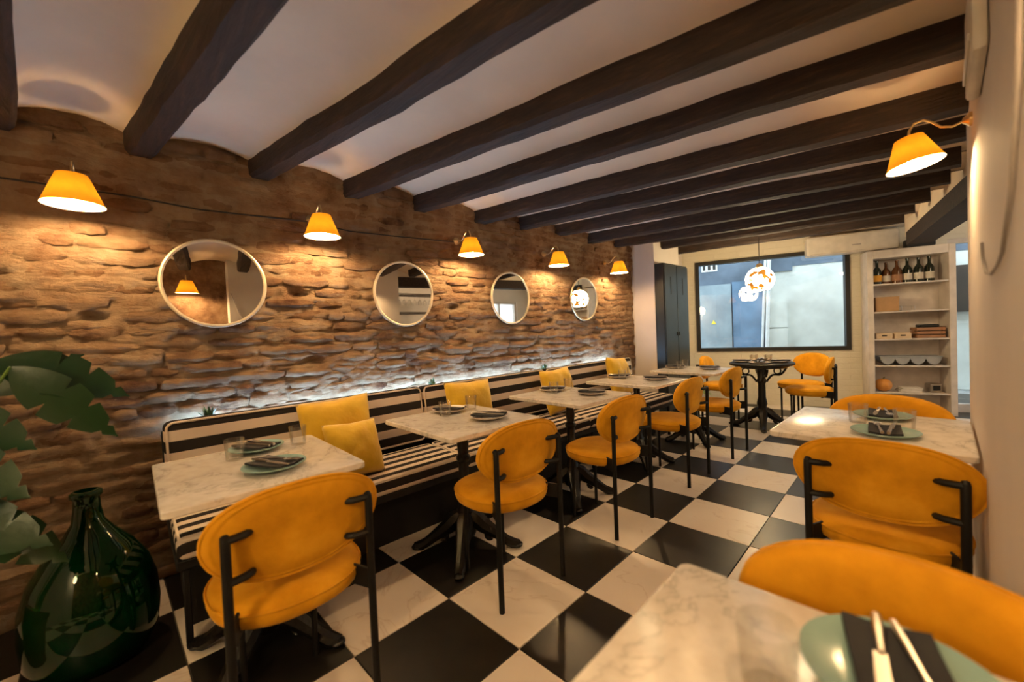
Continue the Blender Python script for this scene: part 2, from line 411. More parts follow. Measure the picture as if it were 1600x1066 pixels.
# right wall, bare-brick return behind the camera side, near wall, bar walls
bm = B(); bb(bm, WX, WX + .2, .96, 3.1, -.1, 2.7); struct('wall_right', bm, 'wall_paint', False)
bm = B(); bb(bm, WX + .14, WX + .34, -1.5, .96, -.1, 2.7); struct('wall_right_brick', bm, 'brick', False)
bm = B(); bb(bm, -.35, 3.3, -1.7, -1.4, -.1, 2.7); struct('wall_near', bm, 'wall_paint', False)
bm = B(); bb(bm, 3.1, 5.4, 2.7, 2.9, -.1, 2.7); bb(bm, 5.2, 5.4, 2.9, 6.6, -.1, 2.7); bb(bm, 5.2, 5.4, 7.8, 8.3, -.1, 2.7); bb(bm, 5.2, 5.4, 6.6, 7.8, 2.0, 2.7); bb(bm, 5.2, 5.4, 6.6, 7.8, -.1, .3); struct('wall_bar', bm, 'wall_paint', False)
bm = B()
for y0, y1, z0, z1 in ((6.6, 6.66, .3, 2.0), (7.74, 7.8, .3, 2.0), (6.66, 7.74, .3, .36), (6.66, 7.74, 1.94, 2.0), (7.17, 7.22, .36, 1.94)): bb(bm, 5.24, 5.32, y0, y1, z0, z1)
w2 = struct('window_2', bm, 'shelf_white', False)
for y0, y1 in ((6.66, 7.17), (7.22, 7.74)):
    bm = B(); bb(bm, 5.275, 5.283, y0, y1, .36, 1.94); obj('pane', bm, 'window_glass', w2, False)
# ceiling: vaults between beams
BY = [-.335, .135, .675, 1.225, 1.765, 2.37, 2.915, 3.465, 4.03, 4.58, 5.15, 5.72]
ZL = [2.2, 2.2, 2.2, 2.2, 2.2, 2.185, 2.22, 2.23, 2.21, 2.22, 2.22, 2.22]
ZR = [2.05, 2.05, 2.05, 2.06, 2.09, 2.11, 2.13, 2.13, 2.15, 2.155, 2.185, 2.19]
XE = [2.97, 2.97, 2.97, 2.95, 2.93, 2.93, 2.93, 2.90, 2.86, 2.75, 2.64, 2.54]
SK = .13
BW = .118; BH = .095
def zb(i, x): return ZL[i] + (ZR[i] - ZL[i]) * min(x, 3.3) / 2.88
bm = B()
def bay(i0, i1, y0, y1):
    nx, na = 14, 10; g_ = []
    for a in range(nx + 1):
        x = -.1 + 3.5 * a / nx; row = []; ymax = 6.50 + .344 * x
        for t in range(na + 1):
            f_ = t / na; y = y0 + (y1 - y0) * f_
            z = (zb(i0, x) * (1 - f_) + zb(i1, x) * f_) + BH - .01 + .065 * math.sin(PI * f_) ** .8
            row.append(bm.verts.new((x, min(y + SK * x, ymax), z)))
        g_.append(row)
    for a in range(nx):
        for t in range(na): bm.faces.new((g_[a][t], g_[a + 1][t], g_[a + 1][t + 1], g_[a][t + 1]))
for i in range(len(BY) - 1): bay(i, i + 1, BY[i] + BW * .6, BY[i + 1] + BW * .4)
bay(0, 0, -2.0, BY[0] + BW * .4)
bay(11, 11, BY[11] + BW * .6, 7.4)
v_ = [bm.verts.new(q) for q in ((3.2, 2.7, 2.35), (5.4, 2.7, 2.35), (5.4, 8.3, 2.35), (3.2, 7.55, 2.35))]; bm.faces.new(v_)
v_ = [bm.verts.new(q) for q in ((-.35, -1.7, 2.7), (5.4, -1.7, 2.7), (5.4, 8.35, 2.7), (-.35, 6.4, 2.7))]; bm.faces.new(v_)
ceil = struct('ceiling', bm, 'plaster', 'full')
for i, y in enumerate(BY):
    bm = B(); rr = random.Random(100 + i); n = 26; rings = []
    prof = [(0, BH + .03), (0, .02), (.018, 0), (BW - .018, 0), (BW, .02), (BW, BH + .03)]
    for a in range(n + 1):
        x = -.08 + (XE[i] + .08) * a / n
        wob = .012 * noise.noise(Vector((x * 1.3, i * 7.1, 0))); wz = .012 * noise.noise(Vector((x * 1.1, i * 3.7, 5)))
        wob += SK * x
        rings.append([bm.verts.new((x, y + py + wob + rr.uniform(-.003, .003), zb(i, x) + pz + wz + rr.uniform(-.003, .003))) for py, pz in prof])
    for a in range(n):
        for k in range(5): bm.faces.new((rings[a][k], rings[a][k + 1], rings[a + 1][k + 1], rings[a + 1][k]))
    bm.faces.new(rings[0]); bm.faces.new(rings[-1][::-1])
    obj('beam', bm, 'beam_wood', ceil)
# girder over the opening
bm = B()
def gx(y): return 2.60 + (6.3 - y) * .17
for y0, y1 in ((2.95, 6.75),):
    q = [(gx(y0), y0, 2.0), (gx(y0) + .22, y0, 2.0), (gx(y1) + .22, y1, 2.03), (gx(y1), y1, 2.03)]
    lo = [bm.verts.new(p_) for p_ in q]; hi = [bm.verts.new((p_[0], p_[1], p_[2] + .15)) for p_ in q]
    bm.faces.new(lo[::-1]); bm.faces.new(hi)
    for k in range(4): bm.faces.new((lo[k], lo[(k + 1) % 4], hi[(k + 1) % 4], hi[k]))
obj('girder', bm, 'beam_wood', ceil, False)
bm = B()
q = [(gx(2.95) + .01, 2.95), (gx(2.95) + .21, 2.95), (gx(6.9) + .21, 6.9), (gx(6.9) + .01, 6.9)]
lo = [bm.verts.new((*p_, 2.145)) for p_ in q]; hi = [bm.verts.new((*p_, 2.6)) for p_ in q]
for k in range(4): bm.faces.new((lo[k], lo[(k + 1) % 4], hi[(k + 1) % 4], hi[k]))
obj('girder_infill', bm, 'plaster', ceil, False)
# window
bm = B(); t = .05
for a_, b_, z0, z1 in ((U0, U1, ZW0, ZW0 + t), (U0, U1, ZW1 - t, ZW1), (U0, U0 + t, ZW0 + t, ZW1 - t), (U1 - t, U1, ZW0 + t, ZW1 - t)): fbox(bm, a_, b_, -.1, .025, z0, z1)
win = struct('window_1', bm, 'dark_frame', False)
bm = B(); fbox(bm, U0 + t, U1 - t, -.03, -.022, ZW0 + t, ZW1 - t); obj('pane', bm, 'window_glass', win, False)
bm = B()
for a_, b_, z0, z1 in ((DW0, DW0 + .06, 0, 2.12), (DW1 - .06, DW1, 0, 2.12), (DW0 + .06, DW1 - .06, 2.06, 2.12), (DW0 + .06, DW1 - .06, 0, .1), (1.09, 1.15, .1, 2.06)): fbox(bm, a_, b_, -.1, -.02, z0, z1)
door = struct('door_1', bm, 'shelf_white', False)
for a_, b_ in ((DW0 + .06, 1.09), (1.15, DW1 - .06)):
    bm = B(); fbox(bm, a_, b_, -.055, -.047, .1, 2.06); obj('pane', bm, 'window_glass', door, False)
# street outside
bm = B(); v_ = [bm.verts.new(FW(u, v, -.01)) for u, v in ((-6, -.22), (6, -.22), (6, -2.4), (-6, -2.4))]; bm.faces.new(v_); bm.faces.ensure_lookup_table()
ex = bmesh.ops.extrude_face_region(bm, geom=bm.faces[:]); bmesh.ops.translate(bm, vec=(0, 0, -.1), verts=[e for e in ex['geom'] if isinstance(e, bmesh.types.BMVert)])
struct('street_ground', bm, 'street', False)
fac = thing('street_facade', 'dark blue and pale stone house front across the street behind the window', 'building', FW(-1, -2.1, 0))
def fpart(name, mat, u0, u1, v0, v1, z0, z1, label=None, parent=fac):
    bm = B(); fbox(bm, u0, u1, v0, v1, z0, z1); bmesh.ops.translate(bm, vec=-Vector(FW(-1, -2.1, 0)), verts=bm.verts)
    return obj(name, bm, mat, parent, False, label=label)
fpart('slate_wall', 'facade_slate', -6, -1.42, -2.2, -2.0, 0, 4.2)
fpart('stone_wall', 'facade_stone', -1.42, 6, -2.3, -2.06, 0, 2.19)
fpart('upper_wall', 'facade_slate', -1.42, 6, -2.3, -2.05, 2.19, 4.2)
fpart('lintel', 'facade_slate', -1.42, -.98, -2.06, -2.03, 2.11, 2.3)
fpart('blue_door', 'facade_blue', -1.95, -1.46, -2.0, -1.96, .0, 1.98, 'smeared blue metal door')
fpart('utility_cabinet', 'facade_grey', -3.4, -1.97, -2.0, -1.94, .0, 1.95, 'grey utility cabinet with yellow triangle')
fpart('stone_block', 'facade_stone', -1.37, -1.08, -2.1, -1.97, 1.085, 1.55)
fpart('stone_block', 'facade_stone', -1.39, -1.085, -2.1, -1.96, .56, 1.065)
fpart('stone_block', 'facade_stone', -1.38, -1.07, -2.1, -1.97, .02, .54)
sg = fpart('vent_sign', 'pipe_white', -2.47, -2.19, -2.0, -1.985, 2.22, 2.38)
for q in range(3): fpart('dark_mark', 'dark_frame', -2.45 + q * .09, -2.40 + q * .09, -1.986, -1.98, 2.25, 2.35)
fo = Vector(FW(-1, -2.1, 0))
for pts, r_ in (([(-1.42, 0), (-1.41, .75), (-1.34, 2.35), (-1.29, 3.5)], .032), ([(-1.50, 0), (-1.485, .75), (-1.40, 2.35), (-1.36, 3.5)], .022)):
    bm = B(); tube(bm, [Vector(FW(u, -1.92, z)) - fo for u, z in pts], r_); obj('downpipe', bm, 'pipe_white', fac)
bm = B(); v_ = [bm.verts.new(Vector(FW(u, -1.938, z)) - fo) for u, z in ((-2.325, 1.19), (-2.235, 1.19), (-2.28, 1.27))]; f_ = bm.faces.new(v_)
ex = bmesh.ops.extrude_face_region(bm, geom=[f_]); bmesh.ops.translate(bm, vec=Vector((SU, -CU, 0)) * .006, verts=[e for e in ex['geom'] if isinstance(e, bmesh.types.BMVert)])
obj('warning_triangle', bm, 'sign_yellow', fac, False)
fpart('dark_panel', 'dark_frame', .95, 1.5, -2.02, -1.9, 1.23, 1.95)

# ------------------------------------------------------------------ banquette bench
BE = 4.45
bench = thing('banquette_bench', 'long black built-in bench under the striped cushions along the brick wall', 'bench', (.4, 2.3, 0))
def bpart(name, x0, x1, y0, y1, z0, z1, mat='bench_black'):
    bm = B(); rbox(bm, ((x0 + x1) / 2 - .4, (y0 + y1) / 2 - 2.3, (z0 + z1) / 2), (x1 - x0, y1 - y0, z1 - z0), .004, 1); return obj(name, bm, mat, bench)
bpart('base', .12, .56, .24, BE - .04, 0, .33); bpart('seat_board', .12, .745, .2, BE, .33, .37)
bpart('back_board', .13, .17, .2, BE, .37, .80); bpart('ledge', .035, .17, .2, BE, .755, .77)
for y in (.23, 1.6, 3.0, BE - .03): bpart('leg', .70, .725, y - .012, y + .012, 0, .33)
tag(obj('led_strip', (lambda b_: (bb(b_, .05, .062, .28, BE - .05, .772, .782), b_)[1])(B()), 'led', smooth=False), 'glowing cool white light strip behind the bench backrests at the wall', 'light strip')
YS = [.2, 1.615, 2.925, BE]
def place(o, label, cat, group=None): return tag(o, label, cat, group)
where = ['beside the green demijohn', 'in the middle of the bench', 'at the cabinet end of the bench']
for i in range(3):
    y0, y1 = YS[i] + .004, YS[i + 1] - .004; L = y1 - y0; yc = (y0 + y1) / 2
    s_ = thing('seat_cushion', 'black and cream striped seat cushion ' + where[i], 'cushion', (.54, yc, .37), 0, 'striped seat cushions')
    bm = B(); rbox(bm, (0, 0, .047), (.455, L, .09), .028, 3); obj('cushion_body', bm, 'stripe_seat', s_)
    bm = B(); a, b = .455 / 2 - .010, L / 2 - .010; P = []
    for cx, cy, a0 in ((a - .02, b - .02, 0), (-a + .02, b - .02, PI / 2), (-a + .02, -b + .02, PI), (a - .02, -b + .02, 3 * PI / 2)):
        for k in range(5): P.append((cx + .02 * math.cos(a0 + k * PI / 8), cy + .02 * math.sin(a0 + k * PI / 8), .084))
    tube(bm, P, .006, 6, True); obj('piping', bm, 'piping_white', s_)
    k_ = thing('back_cushion', 'black and cream striped back cushion ' + where[i], 'cushion', (.25, yc, .47), 0, 'striped back cushions')
    rot = Matrix.Rotation(-.12, 3, 'Y')
    bm = B(); rbox(bm, rot @ Vector((0, 0, .195)), (.10, L, .385), .032, 3, rot); obj('cushion_body', bm, 'stripe_back', k_)
    bm = B(); a, b = L / 2 - .012, .385 / 2 - .012; P = []
    for cy, cz, a0 in ((a - .03, b - .03, 0), (-a + .03, b - .03, PI / 2), (-a + .03, -b + .03, PI), (a - .03, -b + .03, 3 * PI / 2)):
        for k in range(5): P.append(rot @ Vector((.044, cy + .03 * math.cos(a0 + k * PI / 8), .195 + cz + .03 * math.sin(a0 + k * PI / 8))))
    tube(bm, P, .006, 6, True); obj('piping', bm, 'piping_white', k_)

# pillows
def pillow(label, x, y, z, size, tilt, rz, roll=0, seed=1):
    bm = B(); n = 18; T = .075
    def pt(u, v, s):
        e = (1 - abs(u) ** 3.2) * (1 - abs(v) ** 3.2)
        th_ = T * max(0, e) ** .55
        pin = 1 - .07 * (1 - abs(u)) * abs(v) ** 2 - .0; pin2 = 1 - .07 * (1 - abs(v)) * abs(u) ** 2
        wr = .010 * noise.noise(Vector((u * 3 + seed, v * 3, s * 2 + seed))) * e
        return Vector((s * th_ + wr, u * size / 2 * pin2, v * size / 2 * pin))
    for s in (-1, 1):
        g_ = [[bm.verts.new(pt(-1 + 2 * i / n, -1 + 2 * j / n, s)) for i in range(n + 1)] for j in range(n + 1)]
        for j in range(n):
            for i in range(n): bm.faces.new((g_[j][i], g_[j][i + 1], g_[j + 1][i + 1], g_[j + 1][i]))
    bmesh.ops.remove_doubles(bm, verts=bm.verts, dist=1e-4)
    o = obj('throw_pillow', bm, 'pillow_fabric', None, 'full')
    o.rotation_euler = (roll, tilt, rz); o.location = (x, y, z)
    return tag(o, label, 'pillow', 'mustard throw pillows on the bench')
pillow('mustard throw pillow upright between the first two tables from the demijohn', .40, .97, .675, .41, -.20, 0, .04, 1)
pillow('second mustard pillow leaning in front of the upright one beside the first table', .575, .985, .612, .31, -.42, .12, -.06, 5)
pillow('mustard throw pillow behind the second marble table from the demijohn', .40, 1.93, .672, .40, -.24, -.05, -.03, 2)
pillow('mustard throw pillow behind the third marble table from the demijohn', .41, 2.93, .670, .40, -.26, 0, .03, 3)
pillow('mustard throw pillow behind the fourth marble table from the demijohn', .42, 3.92, .695, .41, -.25, .1, -.10, 4)

# ------------------------------------------------------------------ tables
def rounded_top(bm, sx, sy, t, r=.018, z=0):
    P = []
    for cx, cy, a0 in ((sx / 2 - r, sy / 2 - r, 0), (-sx / 2 + r, sy / 2 - r, PI / 2), (-sx / 2 + r, -sy / 2 + r, PI), (sx / 2 - r, -sy / 2 + r, 3 * PI / 2)):
        for k in range(5): P.append((cx + r * math.cos(a0 + k * PI / 8), cy + r * math.sin(a0 + k * PI / 8)))
    e = .003; rings = []
    for dz, ins in ((0, e), (e, 0), (t - e, 0), (t, e)):
        rings.append([bm.verts.new((px * (1 - 2 * ins / sx), py * (1 - 2 * ins / sy), z + dz)) for px, py in P])
    n = len(P)
    for a, b in zip(rings, rings[1:]):
        for i in range(n): bm.faces.new((a[i], a[(i + 1) % n], b[(i + 1) % n], b[i]))
    bm.faces.new(rings[0][::-1]); bm.faces.new(rings[-1])
def base_leg(bm, ang, Rr=.30):
    # scrolled cast-iron leg with paw foot
    c_, s_ = math.cos(ang), math.sin(ang)
    pts = [(.025, .20), (.055, .175), (.095, .135), (.14, .105), (.185, .075), (.225, .045), (.26, .026), (Rr, .020)]
    rad = [.038, .050, .046, .038, .031, .028, .030, .022]
    tube(bm, [(c_ * r_, s_ * r_, z_) for r_, z_ in pts], rad, 8)
    sph(bm, (c_ * (Rr - .01), s_ * (Rr - .01), .017), .026, (1.1, 1.1, .65), 10, 6)
    # scroll under the leg
    P = []
    for k in range(13):
        a = k / 12 * 1.7 * PI; r_ = .034 * (1 - .55 * k / 12); P.append((c_ * (.135 + r_ * math.cos(a)), s_ * (.135 + r_ * math.cos(a)), .072 + r_ * math.sin(a)))
    tube(bm, P, .013, 6)
    for k in range(3): sph(bm, (c_ * (.08 + .05 * k), s_ * (.08 + .05 * k), .160 - .034 * k), .014, (1, 1, 1), 8, 5)
TH = .745
def marble_table(label, x, y, sx, sy, rz=0, group='square marble pedestal tables'):
    t_ = thing('marble_table', label, 'table', (x, y, 0), rz, group)
    bm = B(); rounded_top(bm, sx, sy, .024, .018, TH - .024); obj('tabletop', bm, 'marble', t_)
    bm = B(); lathe(bm, [(0, .70), (.10, .70), (.10, .712), (.035, .716), (.0, .72)], 20); bb(bm, -.2, .2, -.018, .018, .706, .7205); bb(bm, -.018, .018, -.2, .2, .706, .7205); obj('top_bracket', bm, 'black_metal', t_)
    bm = B(); lathe(bm, [(0, .12), (.045, .12), (.05, .16), (.042, .20), (.05, .22), (.036, .26), (.030, .40), (.028, .50), (.040, .515), (.040, .53), (.028, .545), (.034, .60), (.027, .64), (.030, .705), (0, .705)], 18); obj('column', bm, 'cast_iron', t_)
    bm = B(); lathe(bm, [(0, .075), (.05, .08), (.062, .11), (.058, .17), (.047, .21), (.0, .215)], 18); obj('base_hub', bm, 'cast_iron', t_)
    for k in range(4):
        bm = B(); base_leg(bm, PI / 4 + k * PI / 2); obj('leg', bm, 'cast_iron', t_)
    return t_
NTH = ['first', 'second', 'third', 'fourth', 'fifth']
TPOS = [(.945, .452), (.945, 1.452), (.935, 2.43), (.945, 3.36), (1.02, 4.37)]
tl = ['square marble table standing beside the green demijohn', 'marble table along the bench, second from the demijohn', 'marble table along the bench, third from the demijohn', 'marble table along the bench, fourth from the demijohn', 'marble table past the end of the bench by the metal cabinet']
t0 = marble_table(tl[0], *TPOS[0], .665, .605)
for i in range(1, 5): dup(t0, (*TPOS[i], 0), 0, tl[i])
tR = dup(t0, (2.590, 2.455, 0), PI / 2, 'marble table against the plain plaster wall under the single lamp')
tF = marble_table('marble table laid with a single teal plate beside the bare brick return', 2.735, .62, .55, .60, .04)

# round table with ornate iron frame
rt = thing('round_table', 'round black table with ornate iron base under the hanging globe lamp', 'table', (1.37, 5.38, 0))
bm = B(); lathe(bm, [(0, .715), (.31, .715), (.325, .722), (.325, .738), (.315, .745), (0, .745)], 40); obj('tabletop', bm, 'bench_black', rt)
bm = B(); lathe(bm, [(.0, .66), (.26, .69), (.27, .70), (.27, .715), (0, .715)], 32); obj('apron', bm, 'cast_iron', rt)
for k in range(4):
    bm = B(); a = k * PI / 2 + .5; c_, s_ = math.cos(a), math.sin(a); P = []
    for q in range(17):
        tq = q / 16; P.append((c_ * (.05 + .20 * tq), s_ * (.05 + .20 * tq), .52 + .16 * tq + .03 * math.sin(tq * 2 * PI)))
    tube(bm, P, .012, 6)
    P = [(c_ * (.16 + .035 * math.cos(b_)), s_ * (.16 + .035 * math.cos(b_)), .645 + .035 * math.sin(b_)) for b_ in [q / 12 * 2 * PI for q in range(12)]]
    tube(bm, P, .008, 6, True); obj('scroll_bracket', bm, 'cast_iron', rt)
bm = B(); lathe(bm, [(0, .10), (.05, .10), (.06, .16), (.045, .24), (.055, .27), (.04, .34), (.038, .50), (.055, .53), (.04, .56), (.05, .66), (0, .66)], 18); obj('column', bm, 'cast_iron', rt)
for k in range(4):
    bm = B(); base_leg(bm, .3 + k * PI / 2, .33); obj('leg', bm, 'cast_iron', rt)

# ------------------------------------------------------------------ chairs (sitter faces +x)
def superel(a, n=2.5): 
    c_, s_ = math.cos(a), math.sin(a); return math.copysign(abs(c_) ** (2 / n), c_), math.copysign(abs(s_) ** (2 / n), s_)
def make_chair(label):
    t_ = thing('dining_chair', label, 'chair', (0, 0, 0), 0, 'mustard velvet dining chairs')
    bm = B(); prof = [(0, .395), (.15, .395), (.20, .398), (.218, .41), (.225, .43), (.224, .447), (.214, .464), (.196, .473), (.15, .478), (0, .480)]
    rings = []; seg = 40
    for r_, z_ in prof:
        if r_ == 0: rings.append([bm.verts.new((0, 0, z_))])
        else: rings.append([bm.verts.new((r_ * superel(2 * PI * k / seg, 2.25)[0], r_ * superel(2 * PI * k / seg, 2.25)[1], z_)) for k in range(seg)])
    for a, b in zip(rings, rings[1:]):
        for k in range(seg):
            j = (k + 1) % seg
            if len(a) == 1: bm.faces.new((a[0], b[j], b[k]))
            elif len(b) == 1: bm.faces.new((a[k], a[j], b[0]))
            else: bm.faces.new((a[k], a[j], b[j], b[k]))
    st = obj('seat', bm, 'velvet', t_)
    bm = B(); tube(bm, [(.224 * superel(2 * PI * k / 40, 2.25)[0], .224 * superel(2 * PI * k / 40, 2.25)[1], .452) for k in range(40)], .004, 6, True); obj('piping', bm, 'velvet', st)
    # backrest
    HW, HH, zc = .250, .140, .665; bm = B(); rings = []
    def bp(fr, tx, k):
        cx, cz = superel(2 * PI * k / seg, 2.35); y = HW * fr * cx; zz = HH * fr * cz
        if cz < 0: y *= (1 - .10 * abs(cz) * fr)
        x = -.185 + tx - (.10 * zz) + .55 * y * y * .9
        return (x, y, zc + zz)
    for fr, tx in ((0, .030), (.6, .030), (.84, .028), (.94, .022), (.985, .010), (1.0, -.003), (.985, -.014), (.93, -.021), (.90, -.0225), (.885, -.0205), (.86, -.0235), (.6, -.026), (0, -.026)):
        rings.append([bm.verts.new(bp(0, tx, 0))] if fr == 0 else [bm.verts.new(bp(fr, tx, k)) for k in range(seg)])
    for a, b in zip(rings, rings[1:]):
        for k in range(seg):
            j = (k + 1) % seg
            if len(a) == 1: bm.faces.new((a[0], b[j], b[k]))
            elif len(b) == 1: bm.faces.new((a[k], a[j], b[0]))
            else: bm.faces.new((a[k], a[j], b[j], b[k]))
    bk = obj('backrest', bm, 'velvet', t_, 'full')
    bm = B(); tube(bm, [bp(.985, -.014, k) for k in range(40)], .0045, 6, True); obj('piping', bm, 'velvet', bk)
    for s in (-1, 1):
        y = .195 * s
        bm = B(); tube(bm, [(-.222, y, .0), (-.222, y, .30), (-.224, y, .55), (-.226, y, .69), (-.224, y, .703), (-.215, y, .709)], [.0125, .0125, .0125, .0125, .0125, .011], 10); obj('leg', bm, 'black_metal', t_, label='tall rear leg')
        bm = B(); tube(bm, [(.155, .118 * s, 0), (.155, .118 * s, .40)], .0105, 10); obj('leg', bm, 'black_metal', t_, label='short front leg')
        for zz in (.700, .585):
            bm = B(); tube(bm, [(-.224, y, zz), (-.222, y - .02 * s, zz), (-.212, y - .045 * s, zz - .002), (-.198, y - .062 * s, zz - .003), (-.185, y - .066 * s, zz - .003)], [.0115, .0115, .0115, .011, .009], 8); obj('back_peg', bm, 'black_metal', t_)
        bm = B(); a = Vector((-.222, y, 0)); b = Vector((-.115, .150 * s, 0)); d = b - a; ang = math.atan2(d.y, d.x)
        rbox(bm, (a + b) / 2 + Vector((0, 0, .425)), (d.length + .01, .010, .070), .002, 1, Matrix.Rotation(ang, 3, 'Z')); obj('side_plate', bm, 'black_metal', t_)
    bm = B(); bb(bm, -.16, .17, -.012, .012, .385, .396); bb(bm, .143, .167, -.155, .155, .385, .396); bb(bm, -.125, -.105, -.155, .155, .385, .396); obj('seat_frame', bm, 'black_metal', t_, False)
    return t_
c0 = make_chair('mustard velvet chair at the table beside the green demijohn')
c0.location = (1.285, .463, 0); c0.rotation_euler = (0, 0, PI)
CH = [((1.275, 1.44, 0), PI - .05, 'mustard velvet chair at the second table from the demijohn'),
      ((1.30, 2.295, 0), PI - .03, 'mustard velvet chair at the third table from the demijohn'),
      ((1.275, 3.29, 0), PI + .02, 'mustard velvet chair at the fourth table from the demijohn'),
      ((1.29, 4.17, 0), PI, 'mustard velvet chair at the table past the bench end'),
      ((2.655, 2.14, 0), PI / 2 + .03, 'mustard velvet chair pushed in at the table against the plaster wall'),
      ((2.61, 2.80, 0), -PI / 2, 'mustard velvet chair between the plaster-wall table and the white shelves'),
      ((2.770, .865, 0), -PI / 2 + .03, 'mustard velvet chair tucked in at the table with one plate and one tumbler'),
      ((1.80, 5.50, 0), PI + .12, 'mustard velvet chair at the round table on the shelf side'),
      ((1.62, 5.98, 0), PI + 1.0, 'mustard velvet chair at the round table with its back to the window wall'),
      ((.92, 5.42, 0), .1, 'mustard velvet chair at the round table on the metal cabinet side')]
for l_, r_, lab in CH: dup(c0, l_, r_, lab)

# ------------------------------------------------------------------ place settings
def plate_bm(r=.108):
    bm = B(); lathe(bm, [(0, 0), (r * .55, 0), (r * .6, .003), (r * .9, .012), (r, .018), (r * .995, .0205), (r * .9, .0155), (r * .6, .0075), (0, .006)], 36); return bm
def napkin_bm():
    bm = B(); nx, ny_ = 8, 10; top = []
    for j in range(ny_ + 1):
        row = []
        for i in range(nx + 1):
            x = -.05 + .10 * i / nx; y = -.09 + .18 * j / ny_
            e = max(abs(y) - .055, 0); z = .022 + .006 * math.cos(i / nx * PI * 2) * .5 + (.10 * e)
            row.append((x, y, z))
        top.append(row)
    for dz, flip in ((0, 0), (.007, 1)):
        g_ = [[bm.verts.new((x, y, z + dz)) for x, y, z in row] for row in top]
        for j in range(ny_):
            for i in range(nx): bm.faces.new((g_[j][i], g_[j][i + 1], g_[j + 1][i + 1], g_[j + 1][i]))
        if dz == 0: lo_ = g_
        else: hi_ = g_
    def skirt(a, b):
        for k in range(len(a) - 1): bm.faces.new((a[k], a[k + 1], b[k + 1], b[k]))
    skirt(lo_[0], hi_[0]); skirt(lo_[-1], hi_[-1]); skirt([r_[0] for r_ in lo_], [r_[0] for r_ in hi_]); skirt([r_[-1] for r_ in lo_], [r_[-1] for r_ in hi_])
    return bm
def fork_bm():
    bm = B(); tube(bm, [(0, -.095, .0), (0, -.06, .002), (0, .0, .004), (0, .035, .003)], [.0055, .005, .003, .004], 6)
    rbox(bm, (0, .047, .003), (.022, .026, .003), .001, 1)
    for k in range(4): tube(bm, [(-.009 + .006 * k, .058, .003), (-.009 + .006 * k, .08, .006), (-.009 + .006 * k, .095, .004)], [.0017, .0016, .001], 5)
    return bm
def knife_bm():
    bm = B(); tube(bm, [(0, -.10, .002), (0, -.06, .004), (0, -.01, .003)], [.006, .0065, .0045], 6)
    v_ = [bm.verts.new((x, y, z)) for z in (.0015, .0035) for x, y in ((-.006, -.012), (.009, -.012), (.0095, .06), (.004, .10), (-.004, .10), (-.006, .06))]
    bm.faces.new(v_[:6][::-1]); bm.faces.new(v_[6:])
    for k in range(6): bm.faces.new((v_[k], v_[(k + 1) % 6], v_[6 + (k + 1) % 6], v_[6 + k]))
    return bm
def glass_bm(): 
    bm = B(); lathe(bm, [(0, 0), (.030, 0), (.032, .004), (.037, .085), (.0365, .086), (.0355, .085), (.0305, .010), (0, .008)], 20); return bm
PS = {}
def item(kind, name, bmf, mat, label, cat, group, loc, rz):
    key = (kind, mat)
    if key not in PS: o = PS[key] = obj(name, bmf(), mat)
    else:
        o = PS[key].copy(); COL.objects.link(o)
    o.location = loc; o.rotation_euler = (0, 0, rz); tag(o, label, cat, group); return o
def setting(mat, x, y, rz, tdesc, side, colour):
    z = TH
    at = tdesc + ', ' + side if side else tdesc
    item('plate', 'dinner_plate', plate_bm, mat, f'{colour} plate on {at}', 'plate', 'dinner plates', (x, y, z), rz)
    item('nap', 'folded_napkin', napkin_bm, 'napkin', f'black napkin on the plate on {at}', 'napkin', 'black folded napkins', (x, y, z - .006), rz)
    dx, dy = math.cos(rz) * .018, math.sin(rz) * .018
    item('fork', 'dinner_fork', fork_bm, 'steel', f'steel fork on the napkin on {at}', 'fork', 'forks on napkins', (x - dx, y - dy, z + .0295), rz + .08)
    item('knife', 'dinner_knife', knife_bm, 'steel', f'steel knife on the napkin on {at}', 'knife', 'knives on napkins', (x + dx, y + dy, z + .0285), rz - .1)
def tumbler(x, y, at): item('glass', 'water_tumbler', glass_bm, 'tumbler_glass', f'clear tumbler on {at}', 'glass', 'clear water tumblers', (x, y, TH), 0)
TD = ['table beside the demijohn', 'second table from the demijohn', 'third table from the demijohn', 'fourth table from the demijohn', 'table past the bench end']
for i, (tx, ty) in enumerate(TPOS):
    cm_, cn_ = ('plate_teal', 'pale teal') if i == 0 else ('plate_white', 'pale rimmed')
    setting(cm_, tx + .13, ty + .035 + (.06 if i else 0), -PI / 2 + .5, TD[i], 'chair side', cn_)
    setting(cm_, tx - .225, ty + .045 + (.03 if i else 0), PI / 2 + .45, TD[i], 'bench side', cn_)
    tumbler(tx - .13, ty - .05 + .03 * (i > 0), TD[i] + ', nearer the bench middle line'.replace('nearer the bench middle line', 'demijohn side'))
    tumbler(tx - .17, ty + .20, TD[i] + ', window side')
setting('plate_teal', 2.65, 2.30, .10, 'table against the plaster wall', 'near the pushed-in chair', 'pale teal')
setting('plate_teal', 2.615, 2.66, PI + .1, 'table against the plaster wall', 'shelf side', 'pale teal')
tumbler(2.545, 2.50, 'table against the plaster wall, by the aisle'); tumbler(2.70, 2.44, 'table against the plaster wall, by the wall')
setting('plate_teal', 2.775, .815, PI + .25, 'table with a single place setting', '', 'pale teal')
tumbler(2.655, .70, 'table with a single place setting')
for k in range(4):
    a = .2 + k * PI / 2; sd = ['on the shelf side', 'on the window side', 'on the metal cabinet side', 'on the aisle side'][k]
    setting('plate_white', 1.37 + .19 * math.cos(a), 5.38 + .19 * math.sin(a), a + PI / 2, 'the round table ' + sd, '', 'pale rimmed')
for k in range(4):
    a = .2 + PI / 4 + k * PI / 2; tumbler(1.37 + .10 * math.cos(a), 5.38 + .10 * math.sin(a), 'the round table among the plates')

